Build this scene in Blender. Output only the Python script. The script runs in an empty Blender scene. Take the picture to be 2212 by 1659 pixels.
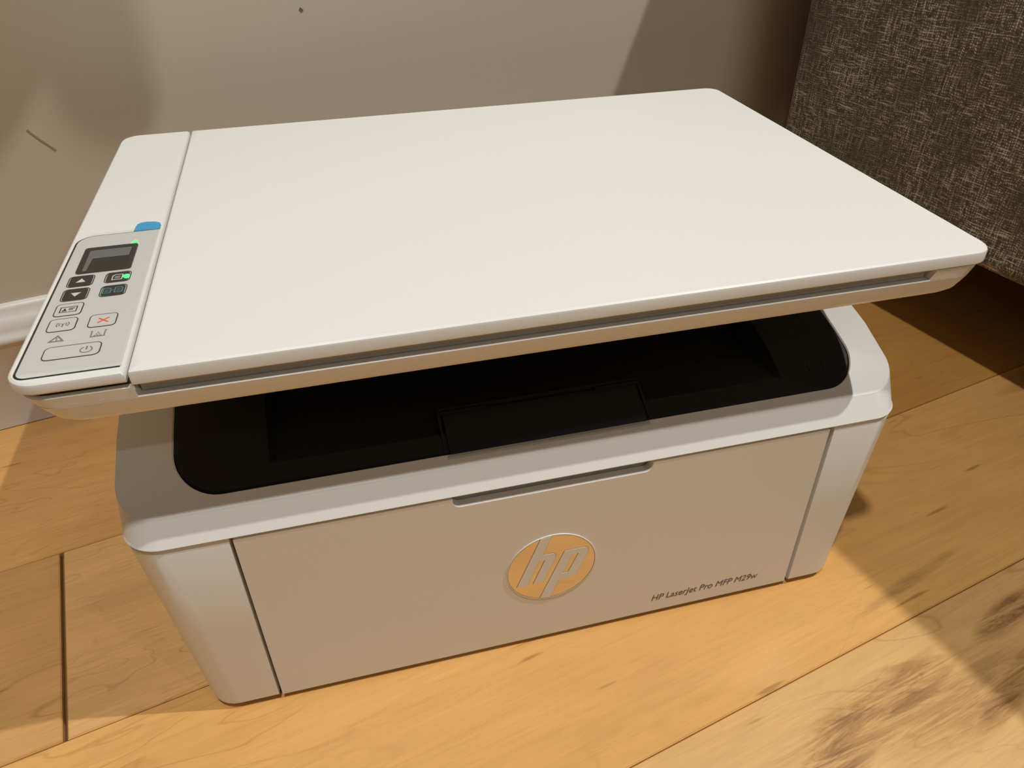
import bpy, bmesh, math, random
from mathutils import Vector, Matrix

random.seed(7)
S = bpy.context.scene
COL = S.collection
PI = math.pi

# ------------------------------------------------------------------ camera
cam_d = bpy.data.cameras.new('camera')
cam = bpy.data.objects.new('camera', cam_d)
COL.objects.link(cam)
S.camera = cam
CAM_LOC = (0.0582, -0.2358, 0.3326)
CAM_YAW, CAM_PITCH, CAM_ROLL = 0.2447 + math.radians(12), -0.6287, -0.0105
cam_d.sensor_width = 36
cam_d.lens = 26.715
cam_d.clip_start = 0.01
_f = Vector((math.sin(CAM_YAW) * math.cos(CAM_PITCH), math.cos(CAM_YAW) * math.cos(CAM_PITCH), math.sin(CAM_PITCH)))
_r = Vector((math.cos(CAM_YAW), -math.sin(CAM_YAW), 0))
_u = _r.cross(_f)
_c, _s = math.cos(CAM_ROLL), math.sin(CAM_ROLL)
_r2 = _r * _c + _u * _s
_u2 = _u * _c - _r * _s
m = Matrix((_r2, _u2, -_f)).transposed().to_4x4()
m.translation = CAM_LOC
cam.matrix_world = m

# ------------------------------------------------------------------ light
S.view_settings.view_transform = 'Standard'
S.view_settings.look = 'None'
S.view_settings.gamma = 1
S.view_settings.use_curve_mapping = False
S.view_settings.exposure = -0.06
w = bpy.data.worlds.new('room_ambient')
S.world = w
w.use_nodes = True
w.node_tree.nodes['Background'].inputs[0].default_value = (1.0, 0.90, 0.74, 1)
w.node_tree.nodes['Background'].inputs[1].default_value = 0.05


def downlight(name, loc, power, size, col=(1.0, 1.0, 0.965)):
    d = bpy.data.lights.new(name, 'AREA')
    d.shape = 'DISK'
    d.size = size
    d.energy = power
    d.color = col
    o = bpy.data.objects.new(name, d)
    o.location = loc
    COL.objects.link(o)
    return o


# recessed ceiling lamps of the room, 2.4 m up
downlight('downlight_over_printer', (-0.15, -0.46, 2.4), 22, 0.08)
downlight('downlight_over_sofa', (1.30, -0.55, 2.4), 35, 0.03)
downlight('downlight_behind_viewer', (1.30, -2.30, 2.4), 11, 0.10)

# ------------------------------------------------------------------ helpers


def nodes(mat):
    nt = mat.node_tree
    return nt, nt.nodes, nt.links


def new_mat(name, col=(.8, .8, .8), rough=.5, metal=0, spec=.5):
    mt = bpy.data.materials.new(name)
    mt.use_nodes = True
    b = mt.node_tree.nodes['Principled BSDF']
    b.inputs['Base Color'].default_value = (*col, 1)
    b.inputs['Roughness'].default_value = rough
    b.inputs['Metallic'].default_value = metal
    b.inputs['Specular IOR Level'].default_value = spec
    return mt


def add_bump(mt, scale, strength, dist=0.0005, detail=2):
    nt, N, L = nodes(mt)
    tc = N.new('ShaderNodeTexCoord')
    nz = N.new('ShaderNodeTexNoise')
    nz.inputs['Scale'].default_value = scale
    nz.inputs['Detail'].default_value = detail
    bp = N.new('ShaderNodeBump')
    bp.inputs['Strength'].default_value = strength
    bp.inputs['Distance'].default_value = dist
    L.new(tc.outputs['Object'], nz.inputs['Vector'])
    L.new(nz.outputs['Fac'], bp.inputs['Height'])
    L.new(bp.outputs['Normal'], N['Principled BSDF'].inputs['Normal'])
    return mt


def link(name, me, mat=None, parent=None, smooth=40, bevel=0, seg=2):
    o = bpy.data.objects.new(name, me)
    COL.objects.link(o)
    if mat:
        me.materials.append(mat)
    if parent:
        o.parent = parent
    if smooth:
        me.polygons.foreach_set('use_smooth', [True] * len(me.polygons))
        me.set_sharp_from_angle(angle=math.radians(smooth))
    if bevel:
        b = o.modifiers.new('bevel', 'BEVEL')
        b.width = bevel
        b.segments = seg
        b.limit_method = 'ANGLE'
        b.angle_limit = math.radians(35)
        b.harden_normals = True
    return o


def bm_obj(name, bm, mat=None, parent=None, smooth=40, bevel=0, seg=2):
    bmesh.ops.recalc_face_normals(bm, faces=bm.faces[:])
    me = bpy.data.meshes.new(name)
    bm.to_mesh(me)
    bm.free()
    return link(name, me, mat, parent, smooth, bevel, seg)


def add_box(bm, x0, x1, y0, y1, z0, z1):
    v = [bm.verts.new((x, y, z)) for z in (z0, z1) for x, y in ((x0, y0), (x1, y0), (x1, y1), (x0, y1))]
    for f in ((0, 3, 2, 1), (4, 5, 6, 7), (0, 1, 5, 4), (1, 2, 6, 5), (2, 3, 7, 6), (3, 0, 4, 7)):
        bm.faces.new([v[i] for i in f])
    return v


def box(name, b, mat, parent=None, bevel=0, seg=2):
    bm = bmesh.new()
    add_box(bm, *b)
    return bm_obj(name, bm, mat, parent, bevel=bevel, seg=seg)


def rr(x0, x1, y0, y1, r, n=6, m_=10):
    """rounded rectangle, counter-clockwise from the front-left; r = (front-left, front-right, back-right, back-left)"""
    if not isinstance(r, (tuple, list)):
        r = (r,) * 4
    cs = [(x0 + r[0], y0 + r[0], PI, r[0]), (x1 - r[1], y0 + r[1], 1.5 * PI, r[1]), (x1 - r[2], y1 - r[2], 0, r[2]), (x0 + r[3], y1 - r[3], .5 * PI, r[3])]
    pts = []
    for i, (cx, cy, a0, q) in enumerate(cs):
        arc = [(cx + q * math.cos(a0 + .5 * PI * k / n), cy + q * math.sin(a0 + .5 * PI * k / n)) for k in range(n + 1)]
        pts += arc
        nx = cs[(i + 1) % 4]
        e = (nx[0] + nx[3] * math.cos(nx[2]), nx[1] + nx[3] * math.sin(nx[2]))
        s = arc[-1]
        for k in range(1, m_):
            t = k / m_
            pts.append((s[0] + (e[0] - s[0]) * t, s[1] + (e[1] - s[1]) * t))
    return pts


def loft(bm, loops, cap0=True, cap1=True):
    """loops of 3-D points, equal counts, closed"""
    V = [[bm.verts.new(p) for p in lp] for lp in loops]
    n = len(V[0])
    for a, b in zip(V, V[1:]):
        for i in range(n):
            j = (i + 1) % n
            bm.faces.new((a[i], a[j], b[j], b[i]))
    if cap0:
        bm.faces.new(V[0][::-1])
    if cap1:
        bm.faces.new(V[-1])
    return V


def at_z(pts, z):
    return [(x, y, z(x, y) if callable(z) else z) for x, y in pts]


def flat(name, loops, thick, mat, parent, origin=(0, 0, 0), plane='XY', bevel=0, grow=0):
    """flat shape with holes from closed outlines (in metres), standing thick proud of its plane"""
    cu = bpy.data.curves.new(name, 'CURVE')
    cu.dimensions = '2D'
    cu.fill_mode = 'BOTH'
    cu.extrude = thick / 2
    cu.offset = grow
    for lp in loops:
        sp = cu.splines.new('POLY')
        sp.points.add(len(lp) - 1)
        for q, (x, y) in zip(sp.points, lp):
            q.co = (x, y, 0, 1)
        sp.use_cyclic_u = True
    tmp = bpy.data.objects.new('tmp', cu)
    COL.objects.link(tmp)
    dg = bpy.context.evaluated_depsgraph_get()
    me = bpy.data.meshes.new_from_object(tmp.evaluated_get(dg))
    bpy.data.objects.remove(tmp)
    bpy.data.curves.remove(cu)
    me.name = name
    if plane == 'XZ':
        me.transform(Matrix(((1, 0, 0, 0), (0, 0, 1, 0), (0, 1, 0, 0), (0, 0, 0, 1))))
        me.flip_normals()
    me.transform(Matrix.Translation(origin))
    me.materials.clear()
    return link(name, me, mat, parent, smooth=30, bevel=bevel)


def stroke(pts, wd, closed=False):
    """outline polygon of a polyline of width wd"""
    n = len(pts)
    L, R = [], []
    for i in range(n):
        a = Vector(pts[max(i - 1, 0)])
        b = Vector(pts[min(i + 1, n - 1)])
        d = (b - a).normalized()
        q = Vector((-d.y, d.x)) * wd / 2
        p = Vector(pts[i])
        L.append(tuple(p + q))
        R.append(tuple(p - q))
    return L + R[::-1]


def arc(cx, cy, rx, ry, a0, a1, n=16):
    return [(cx + rx * math.cos(math.radians(a0 + (a1 - a0) * k / n)), cy + ry * math.sin(math.radians(a0 + (a1 - a0) * k / n))) for k in range(n + 1)]


def tag(o, label=None, cat=None, group=None, kind=None):
    for k, v in (('label', label), ('category', cat), ('group', group), ('kind', kind)):
        if v:
            o[k] = v
    return o


# ------------------------------------------------------------------ materials
def wood(name, seed, tone=(0.60, 0.335, 0.115), dark=(0.40, 0.185, 0.05), figure=1.0, streak=0.0, contour=14.0, rough=.33, marks=()):
    mt = new_mat(name, tone, rough)
    nt, N, L = nodes(mt)
    b = N['Principled BSDF']
    b.inputs['Coat Weight'].default_value = .25
    b.inputs['Coat Roughness'].default_value = .22
    tc = N.new('ShaderNodeTexCoord')

    def mapped(sx, sy, off):
        mp = N.new('ShaderNodeMapping')
        mp.inputs['Scale'].default_value = (sx, sy, 1)
        mp.inputs['Location'].default_value = (off, off * .37, seed)
        L.new(tc.outputs['Object'], mp.inputs['Vector'])
        return mp

    def noise(sx, sy, off, detail=3, rough_=.5, dist=0):
        nz = N.new('ShaderNodeTexNoise')
        nz.inputs['Scale'].default_value = 1
        nz.inputs['Detail'].default_value = detail
        nz.inputs['Roughness'].default_value = rough_
        nz.inputs['Distortion'].default_value = dist
        L.new(mapped(sx, sy, off).outputs[0], nz.inputs['Vector'])
        return nz.outputs['Fac']

    def math_(op, a, bb=None, clamp=False):
        nd = N.new('ShaderNodeMath')
        nd.operation = op
        nd.use_clamp = clamp
        for i, q in enumerate((a, bb)):
            if q is None:
                continue
            if isinstance(q, (int, float)):
                nd.inputs[i].default_value = q
            else:
                L.new(q, nd.inputs[i])
        return nd.outputs[0]

    def ramp(f, lo, hi):
        mr = N.new('ShaderNodeMapRange')
        mr.inputs['From Min'].default_value = lo
        mr.inputs['From Max'].default_value = hi
        L.new(f, mr.inputs['Value'])
        return mr.outputs[0]

    def mix(fac, c1, c2):
        mx = N.new('ShaderNodeMix')
        mx.data_type = 'RGBA'
        if isinstance(fac, float):
            mx.inputs[0].default_value = fac
        else:
            L.new(fac, mx.inputs[0])
        for i, q in ((6, c1), (7, c2)):
            if isinstance(q, tuple):
                mx.inputs[i].default_value = (*q, 1)
            else:
                L.new(q, mx.inputs[i])
        return mx.outputs[2]

    # broad blotches, then cathedral contour lines, then fibres, then flecks
    broad = ramp(noise(5, 16, seed * 3.1, 3, .6, .6), .38, .66)
    base = mix(math_('MULTIPLY', broad, .55), tone, tuple(t * .55 + d * .45 for t, d in zip(tone, dark)))
    field = noise(2.6, 13, seed * 1.7 + 4, 3.5, .55, 1.0)
    tri = math_('PINGPONG', math_('MULTIPLY', field, contour), .5)
    line = ramp(tri, .065, .0)
    gate = ramp(noise(4, 9, seed + 9, 1), .40, .62)
    line = math_('MULTIPLY', line, math_('MULTIPLY', gate, .45 * figure), True)
    col = mix(line, base, dark)
    fib = ramp(noise(28, 650, seed + 2, 4, .65), .42, .80)
    col = mix(math_('MULTIPLY', fib, .30), col, dark)
    wav = ramp(noise(9, 55, seed + 31, 4, .7, 1.5), .50, .80)
    col = mix(math_('MULTIPLY', wav, .62 * figure, True), col, tuple(t * .45 + d * .55 for t, d in zip(tone, dark)))
    fle = ramp(noise(22, 170, seed + 17, 1), .735, .80)
    col = mix(math_('MULTIPLY', fle, .55, True), col, tuple(d * .55 for d in dark))
    if streak:
        # mineral streaks: dark ragged fibres inside a few elongated patches of the board
        sep = N.new('ShaderNodeSeparateXYZ')
        L.new(tc.outputs['Object'], sep.inputs[0])
        warp = math_('MULTIPLY', math_('SUBTRACT', noise(14, 40, seed + 3, 3, .6), .5), 1.3)
        tot = None
        for cx, cy, rx, ry, sl, wt in marks:
            dx = math_('SUBTRACT', sep.outputs[0], cx)
            dy = math_('SUBTRACT', math_('SUBTRACT', sep.outputs[1], cy), math_('MULTIPLY', dx, sl))
            ex = math_('POWER', math_('ABSOLUTE', math_('DIVIDE', dx, rx)), 2.0)
            ey = math_('POWER', math_('ABSOLUTE', math_('DIVIDE', dy, ry)), 2.0)
            mk = math_('MULTIPLY', math_('SUBTRACT', math_('ADD', 1.0, warp), math_('ADD', ex, ey)), wt, True)
            tot = mk if tot is None else math_('MAXIMUM', tot, mk)
        sk = noise(13, 120, seed + 5, 5, .72, 1.6)
        sk2 = noise(34, 330, seed + 8, 3, .7, 1.0)
        st = math_('MULTIPLY', ramp(sk, .40, .58), tot, True)
        col = mix(math_('MULTIPLY', tot, .38, True), col, (.47, .245, .095))
        col = mix(math_('MULTIPLY', st, streak, True), col, (0.29, 0.135, 0.050))
        st2 = math_('MULTIPLY', ramp(sk2, .56, .70), tot, True)
        col = mix(math_('MULTIPLY', st2, .75, True), col, (0.12, 0.05, 0.018))
    L.new(col, b.inputs['Base Color'])
    bp = N.new('ShaderNodeBump')
    bp.inputs['Strength'].default_value = .06
    bp.inputs['Distance'].default_value = .0004
    L.new(fib, bp.inputs['Height'])
    L.new(bp.outputs[0], b.inputs['Normal'])
    return mt


def fabric_mat():
    mt = new_mat('tweed_upholstery', (.05, .042, .03), .95, spec=.15)
    nt, N, L = nodes(mt)
    b = N['Principled BSDF']
    b.inputs['Sheen Weight'].default_value = .15
    tc = N.new('ShaderNodeTexCoord')

    def nz(sc, off, detail=2):
        mp = N.new('ShaderNodeMapping')
        mp.inputs['Scale'].default_value = sc
        mp.inputs['Location'].default_value = (off, off, off)
        L.new(tc.outputs['Object'], mp.inputs['Vector'])
        n_ = N.new('ShaderNodeTexNoise')
        n_.inputs['Scale'].default_value = 1
        n_.inputs['Detail'].default_value = detail
        n_.inputs['Roughness'].default_value = .6
        L.new(mp.outputs[0], n_.inputs['Vector'])
        return n_.outputs['Fac']

    def rmp(f, lo, hi):
        mr = N.new('ShaderNodeMapRange')
        mr.inputs['From Min'].default_value = lo
        mr.inputs['From Max'].default_value = hi
        L.new(f, mr.inputs['Value'])
        return mr.outputs[0]

    def mth(op, a, c):
        nd = N.new('ShaderNodeMath')
        nd.operation = op
        for i, q in enumerate((a, c)):
            if isinstance(q, (int, float)):
                nd.inputs[i].default_value = q
            else:
                L.new(q, nd.inputs[i])
        return nd.outputs[0]

    weft = rmp(nz((60, 60, 650), 1, 1), .54, .70)      # threads running level
    warp = rmp(nz((620, 620, 48), 5, 1), .53, .70)     # threads running upright
    sepx = N.new('ShaderNodeSeparateXYZ')
    L.new(tc.outputs['Object'], sepx.inputs[0])

    def wave(v, period):
        return mth('ADD', mth('MULTIPLY', mth('SINE', mth('MULTIPLY', v, 2 * PI / period), 0), .5), .5)

    wob = mth('MULTIPLY', nz((70, 70, 70), 21, 3), .0075)
    across = wave(mth('ADD', mth('ADD', sepx.outputs[0], sepx.outputs[1]), wob), .0019)
    upward = wave(mth('ADD', sepx.outputs[2], wob), .0017)
    knot = rmp(nz((330, 330, 260), 9, 1), .36, .66)
    knot = mth('MULTIPLY', knot, mth('MULTIPLY', mth('ADD', mth('MULTIPLY', across, upward), .15), 1.5))
    warp = mth('MULTIPLY', warp, mth('ADD', mth('MULTIPLY', upward, .4), .75))
    weft = mth('MULTIPLY', weft, mth('ADD', mth('MULTIPLY', across, .4), .75))
    patch = rmp(nz((22, 22, 18), 13, 2), .35, .70)
    thr = mth('MAXIMUM', mth('MULTIPLY', weft, .75), mth('MULTIPLY', warp, .7))
    thr = mth('MAXIMUM', thr, mth('MULTIPLY', knot, .7))
    thr = mth('MULTIPLY', thr, mth('ADD', mth('MULTIPLY', patch, .8), .35))
    thr = mth('MULTIPLY', thr, 1.45)
    cr = N.new('ShaderNodeValToRGB')
    e = cr.color_ramp.elements
    e[0].position, e[0].color = 0.0, (.088, .072, .046, 1)
    e[1].position, e[1].color = 1.0, (.66, .60, .48, 1)
    k = cr.color_ramp.elements.new(.35)
    k.color = (.21, .18, .12, 1)
    L.new(thr, cr.inputs[0])
    L.new(cr.outputs[0], b.inputs['Base Color'])
    bp = N.new('ShaderNodeBump')
    bp.inputs['Strength'].default_value = .7
    bp.inputs['Distance'].default_value = .0012
    L.new(thr, bp.inputs['Height'])
    L.new(bp.outputs[0], b.inputs['Normal'])
    return mt


def paint_mat():
    mt = new_mat('beige_wall_paint', (.62, .54, .425), .75, spec=.3)
    return add_bump(mt, 420, .10, .0006, 3)


M_WALL = paint_mat()
M_TRIM = new_mat('white_trim_paint', (.70, .67, .62), .35)
M_SUB = new_mat('dark_subfloor', (.22, .11, .038), .9)
M_SCUFF = new_mat('scuff_grey', (.14, .14, .12), .8)
M_SCRAPE = new_mat('scrape_brown', (.34, .28, .20), .8)
M_WHITE = add_bump(new_mat('white_plastic', (.83, .82, .785), .42), 2600, .045, .0002, 1)
M_GREY = new_mat('grey_inner_plastic', (.50, .52, .51), .5)
M_PANEL = new_mat('panel_overlay_grey', (.70, .69, .665), .38)
M_LINE = new_mat('black_print', (.018, .018, .02), .5)
M_KEY = new_mat('black_key', (.022, .023, .025), .45)
M_BLACK = add_bump(new_mat('black_plastic', (.0085, .0092, .0092), .5, spec=.25), 2600, .06, .0002, 1)
M_DARK = new_mat('charcoal_gap', (.03, .028, .025), .7)
M_PRINT = new_mat('grey_print', (.22, .215, .21), .6)
M_BADGE_TXT = new_mat('silver_print', (.13, .115, .095), .45)
M_RED = new_mat('red_print', (.85, .10, .05), .5)
M_TEAL = new_mat('teal_print', (.07, .27, .28), .5)
M_WPRINT = new_mat('white_print', (.75, .74, .70), .5)
M_LCD = new_mat('screen_glass', (.012, .016, .015), .22)
M_WELL = new_mat('screen_well_grey', (.16, .165, .165), .5)
M_TAB = new_mat('blue_film_tab', (.05, .36, .66), .35)
M_CHROME = new_mat('mirror_badge', (.76, .71, .66), .09, metal=1)
M_BADGE_SHADE = new_mat('badge_shade_brown', (.17, .10, .045), .5)  # brown standing in for the shade in the badge's recesses
M_FABRIC = fabric_mat()
M_LEG = new_mat('dark_sofa_leg', (.02, .014, .01), .5)
M_LED = new_mat('green_led', (.02, .5, .06), .4)
_b = M_LED.node_tree.nodes['Principled BSDF']
_b.inputs['Emission Color'].default_value = (.05, 1, .16, 1)
_b.inputs['Emission Strength'].default_value = 2.2
M_FILM = bpy.data.materials.new('clear_film')
M_FILM.use_nodes = True
_nt, _N, _L = nodes(M_FILM)
_N.clear()
_o = _N.new('ShaderNodeOutputMaterial')
_mx = _N.new('ShaderNodeMixShader')
_tr = _N.new('ShaderNodeBsdfTransparent')
_gl = _N.new('ShaderNodeBsdfGlossy')
_gl.inputs['Roughness'].default_value = .18
_tc = _N.new('ShaderNodeTexCoord')
_mp = _N.new('ShaderNodeMapping')
_mp.inputs['Scale'].default_value = (40, 110, 40)
_nz = _N.new('ShaderNodeTexNoise')
_nz.inputs['Scale'].default_value = 1
_bp = _N.new('ShaderNodeBump')
_bp.inputs['Strength'].default_value = .15
_bp.inputs['Distance'].default_value = .0012
_L.new(_tc.outputs['Object'], _mp.inputs[0])
_L.new(_mp.outputs[0], _nz.inputs['Vector'])
_L.new(_nz.outputs['Fac'], _bp.inputs['Height'])
_L.new(_bp.outputs[0], _gl.inputs['Normal'])
_mx.inputs[0].default_value = .055
_L.new(_tr.outputs[0], _mx.inputs[1])
_L.new(_gl.outputs[0], _mx.inputs[2])
_L.new(_mx.outputs[0], _o.inputs[0])

# ------------------------------------------------------------------ setting: floor, wall, baseboard
WALL_Y = 0.300
X0, X1, Y0 = -1.7, 2.7, -1.73
floor = box('floor', (X0, X1, Y0, WALL_Y + .1, -.05, -.0042), M_SUB)
tag(floor, 'honey maple plank floor', kind='structure')

W_DEF = [wood('maple_%d' % i, 3.3 + 7.7 * i, tone=t, dark=d, contour=c) for i, (t, d, c) in enumerate([
    ((.72, .40, .138), (.46, .21, .06), 13), ((.75, .43, .155), (.48, .23, .07), 10), ((.67, .36, .114), (.43, .19, .05), 15)])]
W_LEFT = wood('maple_pale_figured', 21.0, tone=(.84, .49, .19), dark=(.36, .165, .05), figure=1.25, contour=15)
W_LEFT2 = wood('maple_left_end', 34.0, tone=(.74, .41, .145), dark=(.33, .145, .04), figure=1.0, contour=11)
W_RIGHT = wood('maple_amber_shaded', 71.0, tone=(.66, .335, .085), dark=(.40, .165, .035), figure=1.0, contour=11)  # deeper tone puts the shade right of the printer into the colour
W_FRONT = wood('maple_front', 12.5, streak=.7, marks=((.93, -.005, .035, .0022, .05, 1.0), (.80, .030, .05, .003, .0, .5), (.99, -.045, .05, .004, .1, .6)), tone=(0.840, 0.462, 0.150), dark=(.46, .205, .05), figure=.9, contour=9)
W_SPALT = wood('maple_mineral_streaked', 40.2, tone=(0.840, 0.504, 0.198), dark=(.44, .215, .07), figure=1.15, contour=14, streak=1.0, marks=((.648, .034, .075, .015, .05, .95), (.605, .024, .045, .013, .2, .95), (.748, .041, .036, .008, .12, 1.1), (.715, .014, .045, .008, .25, .7), (.69, .022, .06, .02, .1, .45), (.50, .020, .05, .008, .1, .5), (.85, .02, .07, .014, .1, .7)))
W_BACK = wood('maple_back', 58.0, tone=(.80, .43, .145), dark=(.36, .155, .038), figure=1.1, contour=12)

ROW0, ROWW = 0.0205, 0.125
plank_mesh = {}


def plank(x0, x1, row, mat):
    L_ = round(x1 - x0, 3)
    key = (L_, mat.name)
    if key not in plank_mesh:
        bm = bmesh.new()
        h, bw = ROWW / 2 - .00022, .0006
        lo = [(0, -h), (L_, -h), (L_, h), (0, h)]
        hi = [(bw, -h + bw), (L_ - bw, -h + bw), (L_ - bw, h - bw), (bw, h - bw)]
        loft(bm, [[(x, y, -.004) for x, y in lo], [(x, y, -bw) for x, y in lo], [(x, y, 0) for x, y in hi]])
        bmesh.ops.recalc_face_normals(bm, faces=bm.faces[:])
        me = bpy.data.meshes.new('plank')
        bm.to_mesh(me)
        bm.free()
        me.materials.append(mat)
        plank_mesh[key] = me
    o = bpy.data.objects.new('plank', plank_mesh[key])
    COL.objects.link(o)
    o.parent = floor
    o.location = (x0, ROW0 + (row + .5) * ROWW, 0)
    return o


SPECIAL = {(0, 0): None}
for row in range(-14, 3):
    if row == 0:
        joints = [X0, -1.10, -0.0445, .24, 1.25, 2.0, X1]
    elif row == -1:
        joints = [X0, -.62, .62 + .2, 1.8, X1]
    elif row == -2:
        joints = [X0, -.35, .95, 2.1, X1]
    elif row == 1:
        joints = [X0, -.55, .75, 1.9, X1]
    else:
        rnd = random.Random(row * 13 + 5)
        joints = [X0]
        q = X0 + rnd.uniform(.35, 1.1)
        while q < X1 - .3:
            joints.append(round(q, 2))
            q += rnd.uniform(.7, 1.3)
        joints.append(X1)
    for i, (a, b) in enumerate(zip(joints, joints[1:])):
        mat = W_DEF[(row * 5 + i * 2) % 3]
        if row == 0 and i == 1:
            mat = W_LEFT2
        if row == 0 and i == 2:
            mat = W_LEFT
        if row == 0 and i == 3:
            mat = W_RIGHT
        if row == -1 and i == 1:
            mat = W_FRONT
        if row == -2 and i == 1:
            mat = W_SPALT
        if row == 1 and i == 1:
            mat = W_BACK
        g = 0.0009 if (row == 0 and abs(b + .0445) < 1e-6) else .0003
        g0 = 0.0009 if (row == 0 and abs(a + .0445) < 1e-6) else .0003
        plank(a + g0, b - g, row, mat)

wall = box('wall_back', (X0, X1, WALL_Y, WALL_Y + .1, -.012, 2.45), M_WALL)
tag(wall, 'beige painted wall behind the printer', kind='structure')


def scuff(name, pts, wd, mat):
    # thin smear on the wall face, in (x, z)
    o = flat(name, [stroke(pts, wd)], .0003, mat, wall, (0, WALL_Y - .00012, 0), 'XZ')
    return o


scuff('scuff_mark', [(.1722, .2427), (.1731, .2421), (.1738, .2410)], .0019, M_SCUFF)
scuff('scuff_mark', [(.0005, .1915), (.0025, .1885), (.0060, .1840), (.0095, .1800), (.0115, .1775)], .0011, M_SCRAPE)

prof_bb = [(.2872, 0.0006), (.2872, .0618), (.2862, .0635), (.2858, .0655), (.2866, .0675), (.2885, .0690), (.2893, .0715), (.2900, .0745),
           (.2925, .0785), (.2950, .0805), (.2955, .0835), (.2970, .0855), (.2985, .0862), (.2999, .0864), (.2999, .0006)]
bm = bmesh.new()
loft(bm, [[(x, y, z) for y, z in prof_bb] for x in (X0, X1)])
bb = bm_obj('baseboard_back', bm, M_TRIM, smooth=50)
tag(bb, 'white moulded baseboard along the beige wall', kind='structure')

# ------------------------------------------------------------------ sofa (its arm fills the right of the picture)
SX, SB, SF = 0.561, 0.258, -0.62      # outer side of the arm, back, front
sofa = bpy.data.objects.new('sofa', None)
COL.objects.link(sofa)
sofa.location = (SX, -.15, 0)
tag(sofa, 'dark grey-brown tweed upholstered sofa beside the printer', 'sofa')


def cushion(name, x0, x1, y0, y1, z0, z1, r, parent=sofa, seg=5):
    ox, oy = sofa.location.x, sofa.location.y
    return box(name, (x0 - ox, x1 - ox, y0 - oy, y1 - oy, z0, z1), M_FABRIC, parent, bevel=r, seg=seg)


ZB = 0.080
cushion('arm', SX, SX + .17, SF, SB, ZB, .540, .012)
cushion('arm', SX + 1.73, SX + 1.90, SF, SB, ZB, .540, .012)
cushion('seat_base', SX + .172, SX + 1.728, SF + .02, SB - .01, ZB, .28, .010)
cushion('backrest', SX + .172, SX + 1.728, .10, SB - .002, .282, .78, .03)
for k in range(2):
    a = SX + .176 + k * .776
    cushion('seat_cushion', a, a + .772, SF + .01, .098, .283, .44, .03)
    cushion('back_cushion', a, a + .772, -.07, .097, .445, .80, .045)
for x, y in ((SX + .075, SF + .07), (SX + .075, SB - .07), (SX + 1.825, SF + .07), (SX + 1.825, SB - .07)):
    bm = bmesh.new()
    loft(bm, [[(x - SX + r * math.cos(t * PI / 8), y + .15 + r * math.sin(t * PI / 8), z) for t in range(16)] for r, z in ((.016, 0), (.024, .079))])
    bm_obj('leg', bm, M_LEG, sofa, smooth=50)

# ------------------------------------------------------------------ printer
P = bpy.data.objects.new('printer', None)
COL.objects.link(P)
P.rotation_euler = (0, 0, -math.radians(12))
tag(P, 'white multifunction laser printer with flatbed scanner standing on the plank floor', 'printer')

T, D, WD = 0.197, 0.2465, 0.360
YF = 0.0072
_PR = [(0, .101), (.0072, .111), (.0140, .1203), (.0180, .1224), (.022, .1247), (.028, .1278), (.034, .1309), (.040, .1334), (.047, .1357), (.056, .1382), (.070, .1412), (.10, .1465), (.15, .153), (.24, .155)]


def prof(y):
    for (a, za), (b, zb) in zip(_PR, _PR[1:]):
        if y <= b:
            return za + (zb - za) * (y - a) / (b - a)
    return _PR[-1][1]


# --- lower housing: outline with a recess for the front door
DX0, DX1 = 0.0475, 0.3152
REC = 0.0065


def housing_loop(x0, x1, y0, y1, r, z, n=7):
    pts = []
    for cx, cy, a0 in ((x0 + r, y0 + r, PI),):
        pts += [(cx + r * math.cos(a0 + .5 * PI * k / n), cy + r * math.sin(a0 + .5 * PI * k / n)) for k in range(n + 1)]
    pts += [(DX0, y0), (DX0, y0 + REC), (DX1, y0 + REC), (DX1, y0)]
    for cx, cy, a0 in ((x1 - r, y0 + r, 1.5 * PI), (x1 - r, y1 - r, 0), (x0 + r, y1 - r, .5 * PI)):
        pts += [(cx + r * math.cos(a0 + .5 * PI * k / n), cy + r * math.sin(a0 + .5 * PI * k / n)) for k in range(n + 1)]
    return [(x, y, z) for x, y in pts]


bm = bmesh.new()
hl = []
for t, ins in ((0, .0012), (.010, 0), (.5, 0), (.985, 0), (1, .0008)):
    z = .0030 + t * (.1098 - .0030)
    hl.append(housing_loop(.0165 - .0090 * t + ins, .3435 + .0090 * t - ins, YF + ins, .236 - ins, .0135 + .003 * t, z))
loft(bm, hl)
housing = bm_obj('housing', bm, M_WHITE, P, smooth=32)
for x, y in ((.05, .045), (.31, .045), (.05, .20), (.31, .20)):
    bm = bmesh.new()
    loft(bm, [[(x + .008 * math.cos(t * PI / 8), y + .008 * math.sin(t * PI / 8), z) for t in range(16)] for z in (0, .0031)])
    bm_obj('rubber_foot', bm, M_DARK, P)
bm = bmesh.new()
loft(bm, [at_z(rr(.021, .339, YF + .0035, .232, .012), z) for z in (.0012, .0031)])
bm_obj('bottom_plate', bm, M_DARK, P)

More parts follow.
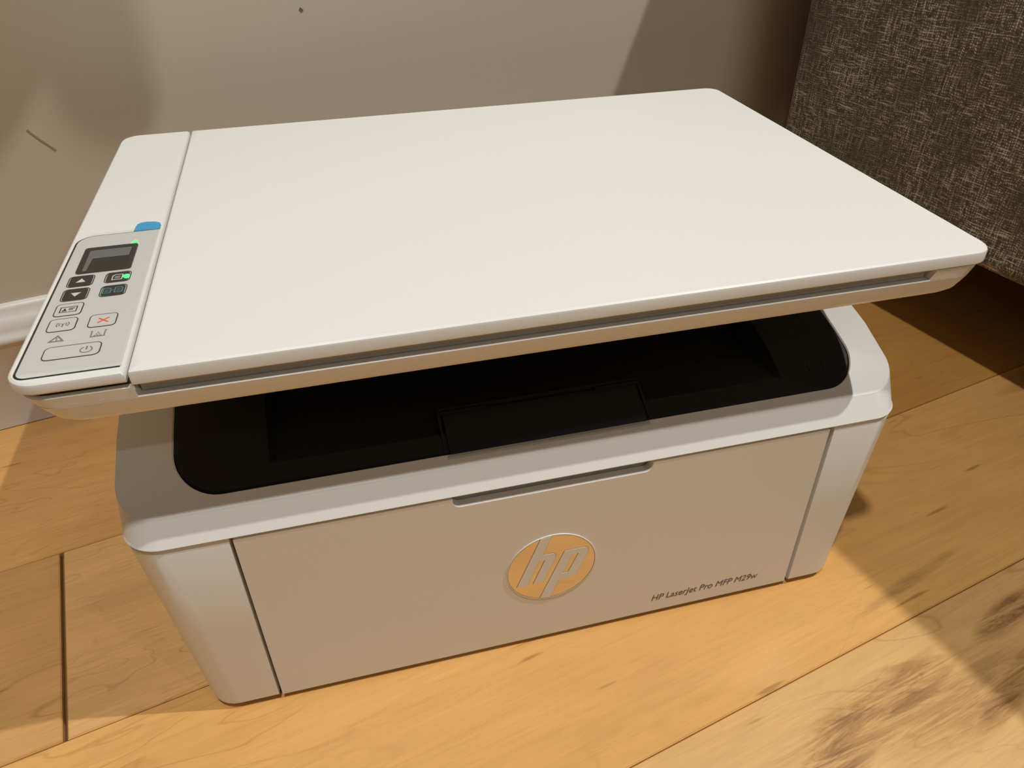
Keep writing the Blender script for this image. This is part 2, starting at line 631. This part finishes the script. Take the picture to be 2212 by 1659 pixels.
# --- front door with finger notch
NX0, NX1, NZ = 0.1364, 0.2258, 0.1040
dz0, dz1 = .0034, .1093
dx0, dx1 = DX0 + .0015, DX1 - .0024
rn = .0035
outl = [(dx0, dz0), (dx1, dz0), (dx1, dz1), (NX1, dz1)]
outl += [(NX1 - rn + rn * math.cos(a), NZ + rn - rn * math.sin(a)) for a in [k * PI / 12 for k in range(0, 7)]]
outl += [(NX0 + rn - rn * math.sin(a), NZ + rn - rn * math.cos(a)) for a in [k * PI / 12 for k in range(0, 7)]]
outl += [(NX0, dz1), (dx0, dz1)]
door = flat('front_door', [outl], .0044, M_WHITE, P, (0, YF + .0022, 0), 'XZ', bevel=.0005)
box('handle_recess', (NX0 - .004, NX1 + .004, YF + .0047, YF + .0066, NZ - .003, .1095), M_GREY, P)
box('handle_ledge', (NX0 - .004, NX1 + .004, YF + .0036, YF + .0048, .1066, .1094), M_GREY, P)
# badge: mirror disc and raised letters
CX, CZ, CR = .18045, .0544, .0213
badge = flat('badge', [arc(CX, CZ, CR, CR, 0, 360 - 5, 71)], .0005, M_CHROME, door, (0, YF - .0001, 0), 'XZ')
mm = lambda L_: [(a / 1000, b / 1000) for a, b in L_]
L_H = mm([(174.75, 74.9), (179.9, 75.6), (175.9, 64.1), (180.0, 64.1), (181.4, 63.7), (182.2, 62.5), (182.0, 60.6), (176.6, 45.3), (171.5, 45.3), (177.1, 60.5), (174.3, 60.5), (168.7, 45.3), (163.6, 45.3)])
L_P = mm([(186.4, 64.0), (195.9, 64.0), (197.3, 63.6), (198.1, 62.3), (198.0, 60.3), (193.0, 47.0), (192.2, 45.8), (191.0, 45.3), (184.4, 45.3), (180.1, 33.2), (174.9, 33.9)])
L_PH = mm([(190.3, 60.7), (193.3, 60.7), (188.6, 48.8), (185.9, 48.8)])
flat('letter_shade_line', [L_H], .0006, M_BADGE_SHADE, badge, (0, YF - .0001, 0), 'XZ', grow=.00018)  # dark outline painted in as shade round the letter
flat('letter_shade_line', [L_P, L_PH], .0006, M_BADGE_SHADE, badge, (0, YF - .0001, 0), 'XZ', grow=.00018)
flat('badge_shade_ring', [arc(CX, CZ, CR, CR, 0, 355, 71), arc(CX, CZ, CR - .0002, CR - .0002, 0, 355, 71)], .0006, M_BADGE_SHADE, badge, (0, YF - .0001, 0), 'XZ')  # dark ring painted in as shade inside the badge edge
flat('letter_h', [L_H], .0009, M_WHITE, badge, (0, YF - .0001, 0), 'XZ', bevel=.00015)
flat('letter_p', [L_P, L_PH], .0009, M_WHITE, badge, (0, YF - .0001, 0), 'XZ', bevel=.00015)
rim_o, rim_i = arc(CX, CZ, CR + .00035, CR + .00035, 0, 355, 71), arc(CX, CZ, CR, CR, 0, 355, 71)
flat('badge_rim', [rim_o, rim_i], .0007, M_WHITE, badge, (0, YF - .0001, 0), 'XZ')


def text_mesh(name, body, size, mat, parent, origin, shear=.2, width=None, plane='XZ', off=0.0):
    cu = bpy.data.curves.new(name, 'FONT')
    cu.body = body
    cu.size = size
    cu.shear = shear
    cu.extrude = .00008
    cu.offset = off
    tmp = bpy.data.objects.new('tmp', cu)
    COL.objects.link(tmp)
    dg = bpy.context.evaluated_depsgraph_get()
    me = bpy.data.meshes.new_from_object(tmp.evaluated_get(dg))
    bpy.data.objects.remove(tmp)
    bpy.data.curves.remove(cu)
    me.name = name
    xs = [v.co.x for v in me.vertices]
    if width:
        k = width / (max(xs) - min(xs))
        me.transform(Matrix.Diagonal((k, 1, 1, 1)))
        me.transform(Matrix.Translation((-min(xs) * k, 0, 0)))
    if plane == 'XZ':
        me.transform(Matrix(((1, 0, 0, 0), (0, 0, 1, 0), (0, 1, 0, 0), (0, 0, 0, 1))))
        me.flip_normals()
    me.transform(Matrix.Translation(origin))
    me.materials.clear()
    return link(name, me, mat, parent, smooth=0)


text_mesh('model_lettering', 'HP LaserJet Pro MFP M29w', .0062, M_BADGE_TXT, door, (.2350, YF - .00005, .01165), shear=.22, width=.0600, off=0.0)

# --- top cover: chamfered band, rising frame round the tray
TX0, TX1, TY0, TY1 = .0294, .3348, .0192, .150      # tray opening
lo = rr(.0072, .3528, YF - .0002, .2365, (.0165, .0165, .012, .012), 14)
lo2 = rr(.0069, .3531, YF - .0004, .2368, (.0168, .0168, .012, .012), 14)
m1 = rr(.0072, .3528, YF + .0003, .2365, (.0168, .0168, .012, .012), 14)
hi = rr(.0082, .3518, .0137, .2362, (.0155, .0155, .012, .012), 14)
hi2 = rr(.0086, .3514, .0142, .2358, (.0152, .0152, .0117, .0117), 14)
tr = rr(TX0, TX1, TY0, TY1, (.0185, .0185, .003, .003), 14)
tr2 = rr(TX0 + .0005, TX1 - .0005, TY0 + .0005, TY1, (.018, .018, .003, .003), 14)
bm = bmesh.new()
loft(bm, [at_z(lo, .1106), at_z(lo2, .1110), at_z(m1, .1119), at_z(hi, lambda x, y: prof(y) - .0002), at_z(hi2, lambda x, y: prof(y)),
          at_z(tr, lambda x, y: prof(y)), at_z(tr2, lambda x, y: prof(y) - .0006), at_z(tr2, lambda x, y: prof(y) - .004)], cap1=False)
bm_obj('top_cover', bm, M_WHITE, P, smooth=9)

# --- black output tray: rim, sunken floor
t0 = rr(TX0 + .0008, TX1 - .0008, TY0 + .0008, TY1, (.0177, .0177, .003, .003))
t1 = rr(TX0 + .0014, TX1 - .0014, TY0 + .0014, TY1 - .0005, (.0172, .0172, .003, .003))
r0 = rr(.0665, .2958, .0278, TY1 - .004, .0008)
r1 = rr(.0690, .2925, .0282, TY1 - .006, .0008)
bm = bmesh.new()
loft(bm, [at_z(t0, lambda x, y: prof(y) - .0045), at_z(t0, lambda x, y: prof(y) - .0007), at_z(t1, lambda x, y: prof(y) - .0002),
          at_z(r0, lambda x, y: prof(y) - .0003), at_z(r1, lambda x, y: .1273 - max(0, y - .03) * .06)], cap0=False)
tray = bm_obj('output_tray', bm, M_BLACK, P, smooth=25)
# folding paper stop in the middle of the tray's front, with a dark groove round it
FX0, FX1 = .1376, .2270
bm = bmesh.new()
ys = [.0186, .0196, .022, .025, .028, .031, .034, .0362]
top = lambda y: prof(min(y, .05)) + .0006 - (.0008 if y < .019 else 0)
for s in (0,):
    U = [[bm.verts.new((x, y, top(y) - (0 if y < .0305 else (y - .0305) * .12))) for x in (FX0 + .0009, FX1 - .0009)] for y in ys]
    B_ = [[bm.verts.new((x, y, top(y) - .0022)) for x in (FX0 + .0009, FX1 - .0009)] for y in ys]
    for i in range(len(ys) - 1):
        bm.faces.new((U[i][0], U[i][1], U[i + 1][1], U[i + 1][0]))
        bm.faces.new((B_[i][0], B_[i + 1][0], B_[i + 1][1], B_[i][1]))
        for k in (0, 1):
            bm.faces.new((U[i][k], U[i + 1][k], B_[i + 1][k], B_[i][k]))
    bm.faces.new((U[0][0], B_[0][0], B_[0][1], U[0][1]))
    bm.faces.new((U[-1][0], U[-1][1], B_[-1][1], B_[-1][0]))
stop = bm_obj('paper_stop', bm, M_BLACK, tray, smooth=30, bevel=.00025)


def strip(name, x0, x1, y0, y1, lift, th, mat, parent, n=5):
    bm = bmesh.new()
    yy = [y0 + (y1 - y0) * k / n for k in range(n + 1)]
    sec = []
    for x in (x0, x1):
        sec.append([(x, y, prof(y) + lift) for y in yy] + [(x, y, prof(y) + lift - th) for y in yy[::-1]])
    loft(bm, sec)
    return bm_obj(name, bm, mat, parent, smooth=30)


# hinge bars and the raised ridge of the stop, tray side ribs by its groove
strip('hinge_bar', FX0, FX0 + .020, .0352, .0360, .0011, .001, M_BLACK, stop, 1)
strip('hinge_bar', FX1 - .020, FX1, .0352, .0360, .0011, .001, M_BLACK, stop, 1)
strip('stop_ridge', FX0 - .0004, FX1 + .0004, .0366, .0374, .0012, .003, M_BLACK, tray, 1)
strip('groove_wall', FX0 - .0012, FX0 - .0002, .0198, .0366, .0004, .0014, M_BLACK, tray, 6)
strip('groove_wall', FX1 + .0002, FX1 + .0012, .0198, .0366, .0004, .0014, M_BLACK, tray, 6)
box('stop_slot', (FX0, FX1, .0174, .0190, .1205, .1232), M_GREY, P)
# embossed paper-corner mark on the right of the tray
for nm, b_ in (('embossed_mark', (.3108, .3183, .0277, .0281)), ('embossed_mark', (.3183, .3187, .0277, .0318)), ('embossed_mark', (.3108, .3112, .0277, .0318))):
    strip(nm, b_[0], b_[1], b_[2], b_[3], .0001, .0006, M_BLACK, tray, 3)

# --- neck that carries the scanner at the back
bm = bmesh.new()
loft(bm, [at_z(rr(.022, .338, .151, .2345, .008), z) for z in (.150, .1735)])
bm_obj('scanner_support', bm, M_WHITE, P)
box('output_slot', (.045, .315, .1485, .1512, .1515, .1665), M_DARK, P)

# --- scanner base
SLX0, SLX1, SLZ = .0368, .3325, .1868


def base_loop(ix, iy, z, r=.0085):
    return at_z(rr(ix, WD - ix, iy, D - iy, r), z)


bm = bmesh.new()
loft(bm, [base_loop(.045, .045, .1700, .02), base_loop(.030, .028, .1712, .015), base_loop(.018, .0135, .1736, .013), base_loop(.0125, .0072, .1761, .012),
          base_loop(.0090, .0034, .1788, .011), base_loop(.0072, .0016, .1808, .0105), base_loop(.0058, .0010, .1835, .010), base_loop(.0040, .0006, SLZ - .0002, .0095), base_loop(.0043, .0009, SLZ, .0095)])
sbase = bm_obj('scanner_base', bm, M_WHITE, P, smooth=25)


def slot_loop(ix, iy, z, r=.0095, dep=.005, n=6):
    x0, x1, y0, y1 = ix, WD - ix, iy, D - iy
    pts = [(x0 + r + r * math.cos(PI + .5 * PI * k / n), y0 + r + r * math.sin(PI + .5 * PI * k / n)) for k in range(n + 1)]
    e = (z - SLZ) * .35
    pts += [(SLX0 - e, y0), (SLX0 + .0012 - e, y0 + dep), (SLX1 - .0012 + e, y0 + dep), (SLX1 + e, y0)]
    for cx, cy, a0 in ((x1 - r, y0 + r, 1.5 * PI), (x1 - r, y1 - r, 0), (x0 + r, y1 - r, .5 * PI)):
        pts += [(cx + r * math.cos(a0 + .5 * PI * k / n), cy + r * math.sin(a0 + .5 * PI * k / n)) for k in range(n + 1)]
    return [(x, y, z) for x, y in pts]


bm = bmesh.new()
loft(bm, [slot_loop(.0040, .0006, SLZ), slot_loop(.0020, .0004, .1906), slot_loop(.0024, .0008, .1910)])
bm_obj('scanner_rim', bm, M_WHITE, sbase, smooth=25)
bm = bmesh.new()
add_box(bm, SLX0 + .001, SLX1 - .001, .0035, .0052, SLZ + .0002, .1909)
bm_obj('slot_liner', bm, M_GREY, sbase)
bm = bmesh.new()
loft(bm, [at_z(rr(.0035, WD - .0035, .0022, D - .0022, .008), z) for z in (.1909, .1922)])
bm_obj('seal_gap', bm, M_DARK, sbase)

# --- scanner lid plate
LX0 = .0363
bm = bmesh.new()
lid_r = (.0006, .0088, .0088, .0006)
def lid_loop(i, z):
    return at_z(rr(LX0 + i, WD - i, i, D - i, tuple(max(q - i, .0002) for q in lid_r)), z)
loft(bm, [lid_loop(.0006, .1914), lid_loop(.0, .1920), lid_loop(.0, .1958), lid_loop(.0003, .1965), lid_loop(.0011, .1970), lid_loop(.004, .1970)])
bm_obj('scanner_lid', bm, M_WHITE, P, smooth=30)

# --- control panel strip with its bevelled right edge
PXR = .0351
pr = (.0095, .0006, .0095, .0006)
def pan_loop(i, z, ir=0):
    return at_z(rr(i, PXR - ir, i, D - i, (.0095 - i, .0004, .0004, .0095 - i)), z)
bm = bmesh.new()
loft(bm, [pan_loop(.0010, .1925), pan_loop(.0004, .1930), pan_loop(.0, .1936), pan_loop(.0, .1958), pan_loop(.0003, .1965, .0004), pan_loop(.0011, .1970, .0009), pan_loop(.0018, .1970, .0016)])
panel = bm_obj('control_panel', bm, M_WHITE, P, smooth=30)
Z = T

# overlay with a thin black border
def over(i):
    x0, x1, y0, y1 = .0023 + i, .0339, .0034 + i, .1098 - i
    pts = [(x1, y0), (x1, y1)]
    pts += [(.0095 + (.0072 - i) * math.cos(math.radians(a)), y1 - .0072 + i + (.0072 - i) * math.sin(math.radians(a))) for a in range(90, 181, 10)]
    pts += [(.0062 + (.0039 - i) * math.cos(math.radians(a)), y0 + .0039 - i + (.0039 - i) * math.sin(math.radians(a))) for a in range(180, 271, 10)]
    return pts


flat('overlay_border', [over(0)], .0002, M_LINE, panel, (0, 0, Z + .00005))
overlay = flat('overlay', [over(.00055)], .0003, M_PANEL, panel, (.00025, 0, Z + .0001))
ZO = Z + .00025

# screen: bezel with opening, sloping grey well, dark glass
def quadr(x0, x1, y0, y1, r, n=5):
    return rr(x0, x1, y0, y1, r, n, 1)


screen = flat('screen', [quadr(.0077, .0276, .0738, .0964, .0013), quadr(.0098, .0257, .0752, .0940, .0006)], .0006, M_KEY, panel, (0, 0, ZO + .0002))
flat('screen_glass', [quadr(.0098, .0257, .0752, .0940, .0006)], .0002, M_LCD, screen, (0, 0, ZO + .0001))
flat('screen_well', [[(.0098, .0752), (.0112, .0752), (.0119, .0862), (.0253, .0862), (.0255, .0940), (.0098, .0940)]], .0002, M_WELL, screen, (0, 0, ZO + .0002))


def key(name, x0, x1, y0, y1, r, mat, line=.00035):
    g = .00062 if mat is M_KEY else line
    k = flat(name, [quadr(x0 + g, x1 - g, y0 + g, y1 - g, r - g)], .0003, mat, panel, (0, 0, ZO))
    lw = .00030
    flat('key_outline', [quadr(x0, x1, y0, y1, r), quadr(x0 + lw, x1 - lw, y0 + lw, y1 - lw, r - lw)], .0003, M_LINE, k, (0, 0, ZO))
    return k


KZ = ZO + .00017
BL = (.0063, .0155)
BR = (.0193, .0285)
k = key('key', *BL, .0632, .0720, .0017, M_KEY)
tag(k, 'black key with a white up arrow')
flat('arrow_icon', [mm([(11.0, 69.5), (9.3, 66.5), (12.7, 66.5)])], .0001, M_WPRINT, k, (0, 0, KZ))
k = key('key', *BL, .0524, .0616, .0017, M_KEY)
tag(k, 'black key with a white down arrow')
flat('arrow_icon', [mm([(11.05, 55.3), (12.75, 58.2), (9.3, 58.2)])], .0001, M_WPRINT, k, (0, 0, KZ))
k = key('key', *BR, .0634, .0718, .0017, M_KEY)
tag(k, 'black start key glowing green at its right end')
flat('page_icon', [mm([(21.9, 65.2), (25.7, 65.2), (25.7, 69.6), (22.8, 69.6), (21.9, 68.8)]), mm([(22.25, 65.6), (25.35, 65.6), (25.35, 69.2), (23.0, 69.2), (22.25, 68.5)]),
                   mm([(22.9, 66.6), (24.8, 66.6), (24.8, 66.9), (22.9, 66.9)]), mm([(22.9, 67.6), (24.8, 67.6), (24.8, 67.9), (22.9, 67.9)])], .0001, M_WPRINT, k, (0, 0, KZ))
flat('indicator_light', [mm([(25.5, 67.3), (26.3, 68.6), (27.2, 68.7), (28.0, 68.2), (28.0, 65.9), (27.2, 65.3), (26.4, 66.0)])], .0002, M_LED, k, (0, 0, KZ + .0001))
k = key('key', *BR, .0526, .0610, .0017, M_KEY)
tag(k, 'black key with two teal page outlines')
for px in (20.2, 24.3):
    pg = [(px + dx_, 54.8 + dy_) for dx_, dy_ in ((0, 0), (3.0, 0), (3.0, 3.4), (2.2, 4.2), (0, 4.2))]
    pi = [(px + dx_, 54.8 + dy_) for dx_, dy_ in ((.38, .38), (2.62, .38), (2.62, 3.2), (2.05, 3.8), (.38, 3.8))]
    ln = [[(px + .8, 56.0 + q), (px + 2.1, 56.0 + q), (px + 2.1, 56.35 + q), (px + .8, 56.35 + q)] for q in (0, 1.2)]
    flat('page_icon', [mm(pg), mm(pi)] + [mm(q) for q in ln], .0001, M_TEAL, k, (0, 0, KZ))
flat('link_icon', [mm([(23.2, 56.6), (24.3, 56.6), (24.3, 57.0), (23.2, 57.0)])], .0001, M_TEAL, k, (0, 0, KZ))
k = key('key', *BL, .0414, .0504, .0017, M_PANEL)
tag(k, 'pale key with an identity card icon')
flat('card_icon', [mm([(8.0, 43.9), (13.7, 43.9), (13.7, 47.8), (8.0, 47.8)]), mm([(8.35, 44.2), (13.35, 44.2), (13.35, 47.5), (8.35, 47.5)]),
                   mm([(8.8, 44.8), (10.3, 44.8), (10.3, 45.4), (9.9, 45.6), (9.9, 46.6), (9.3, 46.6), (9.3, 45.6), (8.8, 45.4)])], .0001, M_LINE, k, (0, 0, KZ))
flat('card_lines', [mm([(10.9, 45.2), (12.4, 45.2), (12.4, 46.9), (10.9, 46.9)]), mm([(12.4, 46.3), (12.9, 46.3), (12.9, 46.9), (12.4, 46.9)])], .0001, M_PRINT, k, (0, 0, KZ))
k = key('key', *BL, .0308, .0396, .0017, M_PANEL)
tag(k, 'pale key with a radio wave icon')
wv = [stroke(mm([(11.1, 33.6), (11.1, 35.6)]), .00045), stroke(mm([(10.5, 35.9), (11.1, 35.3), (11.7, 35.9)]), .0003)]
for r in (1.2, 2.0):
    wv.append(stroke([(q[0] / 1000, q[1] / 1000) for q in arc(11.1, 35.3, r, r, -42, 42, 8)], .00035))
    wv.append(stroke([(q[0] / 1000, q[1] / 1000) for q in arc(11.1, 35.3, r, r, 138, 222, 8)], .00035))
flat('wireless_icon', wv, .0001, M_PRINT, k, (0, 0, KZ))
k = key('key', *BR, .0306, .0394, .0017, M_PANEL)
tag(k, 'pale key with a red cross')
flat('cross_icon', [mm([(22.2, 36.3), (22.6, 36.7), (24.1, 35.3), (25.6, 36.7), (26.0, 36.3), (24.5, 34.9), (26.0, 33.5), (25.6, 33.1), (24.1, 34.5), (22.6, 33.1), (22.2, 33.5), (23.7, 34.9)])], .0001, M_RED, k, (0, 0, KZ))
k = key('key', .0087, .0263, .0125, .0207, .0021, M_PANEL)
tag(k, 'wide pale power key')
flat('power_icon', [stroke([(a / 1000, b / 1000) for a, b in arc(21.85, 16.4, 1.8, 1.8, 120, 420, 28)], .0004), stroke(mm([(21.85, 16.4), (21.85, 18.5)]), .0005)], .0001, M_PRINT, k, (0, 0, KZ))
flat('warning_icon', [mm([(11.0, 28.4), (8.5, 24.1), (13.6, 24.1)]), mm([(11.0, 27.4), (9.4, 24.65), (12.7, 24.65)]), mm([(10.85, 25.5), (11.15, 25.5), (11.25, 26.6), (10.75, 26.6)]), mm([(10.85, 24.9), (11.15, 24.9), (11.15, 25.2), (10.85, 25.2)])], .0001, M_PRINT, panel, (0, 0, ZO + .00006))
dots = [mm([(x - .28, y - .16), (x + .28, y - .16), (x + .28, y + .16), (x - .28, y + .16)]) for x, y in ((22.9, 25.0), (23.8, 25.0), (24.7, 25.0), (23.3, 25.9), (24.3, 25.9), (23.8, 26.8))]
flat('toner_icon', [mm([(21.3, 28.2), (21.9, 28.2), (21.9, 24.6), (25.7, 24.6), (25.7, 28.2), (26.4, 28.2), (26.4, 27.8), (26.1, 27.8), (26.1, 24.2), (21.5, 24.2), (21.5, 27.8), (21.3, 27.8)])] + dots, .0001, M_PRINT, panel, (0, 0, ZO + .00006))
flat('indicator_light', [mm([(25.9, 100.4), (24.4, 97.2), (27.6, 97.2)])], .00015, M_LED, panel, (0, 0, ZO + .0001))

# protective film still stuck on, with its blue pull tab
film = flat('protective_film', [[(.0030, .0050), (.0344, .0036), (.0344, .1095), (.0090, .1095), (.0030, .1035)]], .00005, M_FILM, panel, (0, 0, ZO + .0010))
tab = mm([(23.9, 109.6), (24.1, 114.5), (24.6, 117.0), (26.0, 118.2), (28.0, 118.6), (31.5, 117.8), (33.6, 116.4), (34.3, 114.0), (34.3, 109.4)])
flat('pull_tab', [tab], .0003, M_TAB, film, (0, 0, Z + .00025))

# ------------------------------------------------------------------ added planter out of view; its leaves are shaped to throw the wall shadows
M_LEAF = new_mat('shadow_leaf_green', (.035, .085, .025), .35)
M_STEM = new_mat('added_stem_green', (.06, .10, .03), .5)
M_POT = new_mat('added_pot_white', (.62, .60, .56), .3)
shadow_caster = bpy.data.objects.new('shadow_planter', None)
COL.objects.link(shadow_caster)
shadow_caster.location = (.37, WALL_Y, 1.10)
tag(shadow_caster, 'added unseen planter whose leaves are shaped to shadow the wall', 'shadow_caster')
bm = bmesh.new()
loft(bm, [[(r * math.cos(t * PI / 12), -.10 + r * math.sin(t * PI / 12), z) for t in range(24)] for r, z in ((.042, 0), (.052, .03), (.060, .085), (.0625, .09), (.057, .09), (.052, .075))])
bm_obj('pot', bm, M_POT, shadow_caster, smooth=40)
box('hanger', (-.014, .014, -.044, -.0005, .03, .12), M_POT, shadow_caster, bevel=.003)
bm = bmesh.new()
loft(bm, [[(r * math.cos(t * PI / 12), -.10 + r * math.sin(t * PI / 12), z) for t in range(24)] for r, z in ((.050, .066), (.051, .072))])
bm_obj('soil', bm, M_SUB, shadow_caster)


def shadow_leaf(y, pts):
    """shadow-casting blade hung in front of the wall: outline in world x, z; thin, with a raised midrib and a stem up to the pot"""
    ox, oz = shadow_caster.location.x, shadow_caster.location.z
    o = flat('shadow_leaf', [[(x - ox, z - oz) for x, z in pts]], .0012, M_LEAF, shadow_caster, (0, y - WALL_Y, 0), 'XZ')
    cx = sum(p[0] for p in pts) / len(pts)
    zt, zb = max(p[1] for p in pts), min(p[1] for p in pts)
    flat('midrib', [stroke([(cx - ox, zb + .01 - oz), (cx - ox, zt - oz)], .003)], .0026, M_STEM, o, (0, y - WALL_Y, 0), 'XZ')
    p0 = Vector((cx - ox, y - WALL_Y, zt - .003 - oz))
    p2 = Vector((0.0, -.10, .07))
    p1 = Vector((cx * .6 - ox * .6, y - WALL_Y + .02, .17))
    bm = bmesh.new()
    loops = []
    for k in range(13):
        t = k / 12
        c = p0 * (1 - t) ** 2 + p1 * 2 * t * (1 - t) + p2 * t * t
        loops.append([(c.x + .0022 * math.cos(q * PI / 3), c.y + .0022 * math.sin(q * PI / 3), c.z) for q in range(6)])
    loft(bm, loops)
    bm_obj('stem', bm, M_STEM, shadow_caster, smooth=60)
    return o


for y_, pts_ in (
        (0.05, [(0.3924, 0.8896), (0.3918, 0.8764), (0.3917, 0.8641), (0.3931, 0.8567), (0.3966, 0.845), (0.4022, 0.8343), (0.4095, 0.8276), (0.4187, 0.8266), (0.4285, 0.8303), (0.4336, 0.8398), (0.4356, 0.8495), (0.4375, 0.8682), (0.4364, 0.8861), (0.4345, 0.9071), (0.4261, 0.9247), (0.4134, 0.9318), (0.4007, 0.9233), (0.3922, 0.9071)]),
        (0.056, [(0.3376, 0.8087), (0.349, 0.8094), (0.3601, 0.8158), (0.3735, 0.8295), (0.3841, 0.8413), (0.3927, 0.8531), (0.3985, 0.8648), (0.4009, 0.8731), (0.3974, 0.8921), (0.386, 0.9085), (0.3696, 0.9157), (0.3483, 0.91), (0.3304, 0.8921), (0.3219, 0.8672), (0.3204, 0.8387), (0.3269, 0.8173)]),
        (0.044, [(0.3566, 0.9059), (0.3775, 0.8996), (0.3966, 0.8975), (0.406, 0.897), (0.4144, 0.8979), (0.4221, 0.9011), (0.4251, 0.9028), (0.432, 0.915), (0.4334, 0.9325), (0.423, 0.9499), (0.402, 0.9639), (0.3775, 0.9688), (0.3531, 0.9618), (0.3391, 0.943), (0.3391, 0.922)]),
        (0.05, [(0.3191, 0.8432), (0.3178, 0.8834), (0.317, 0.9237), (0.3164, 0.964), (0.3184, 0.9908), (0.3298, 1.0076), (0.3466, 1.0109), (0.3614, 1.0008), (0.3701, 0.9773), (0.372, 0.9237), (0.3701, 0.8767), (0.3634, 0.8465), (0.3499, 0.8297), (0.3332, 0.8284)]),  # outline chosen so its shadow darkens the wall beside the sofa
):
    shadow_leaf(y_, pts_)
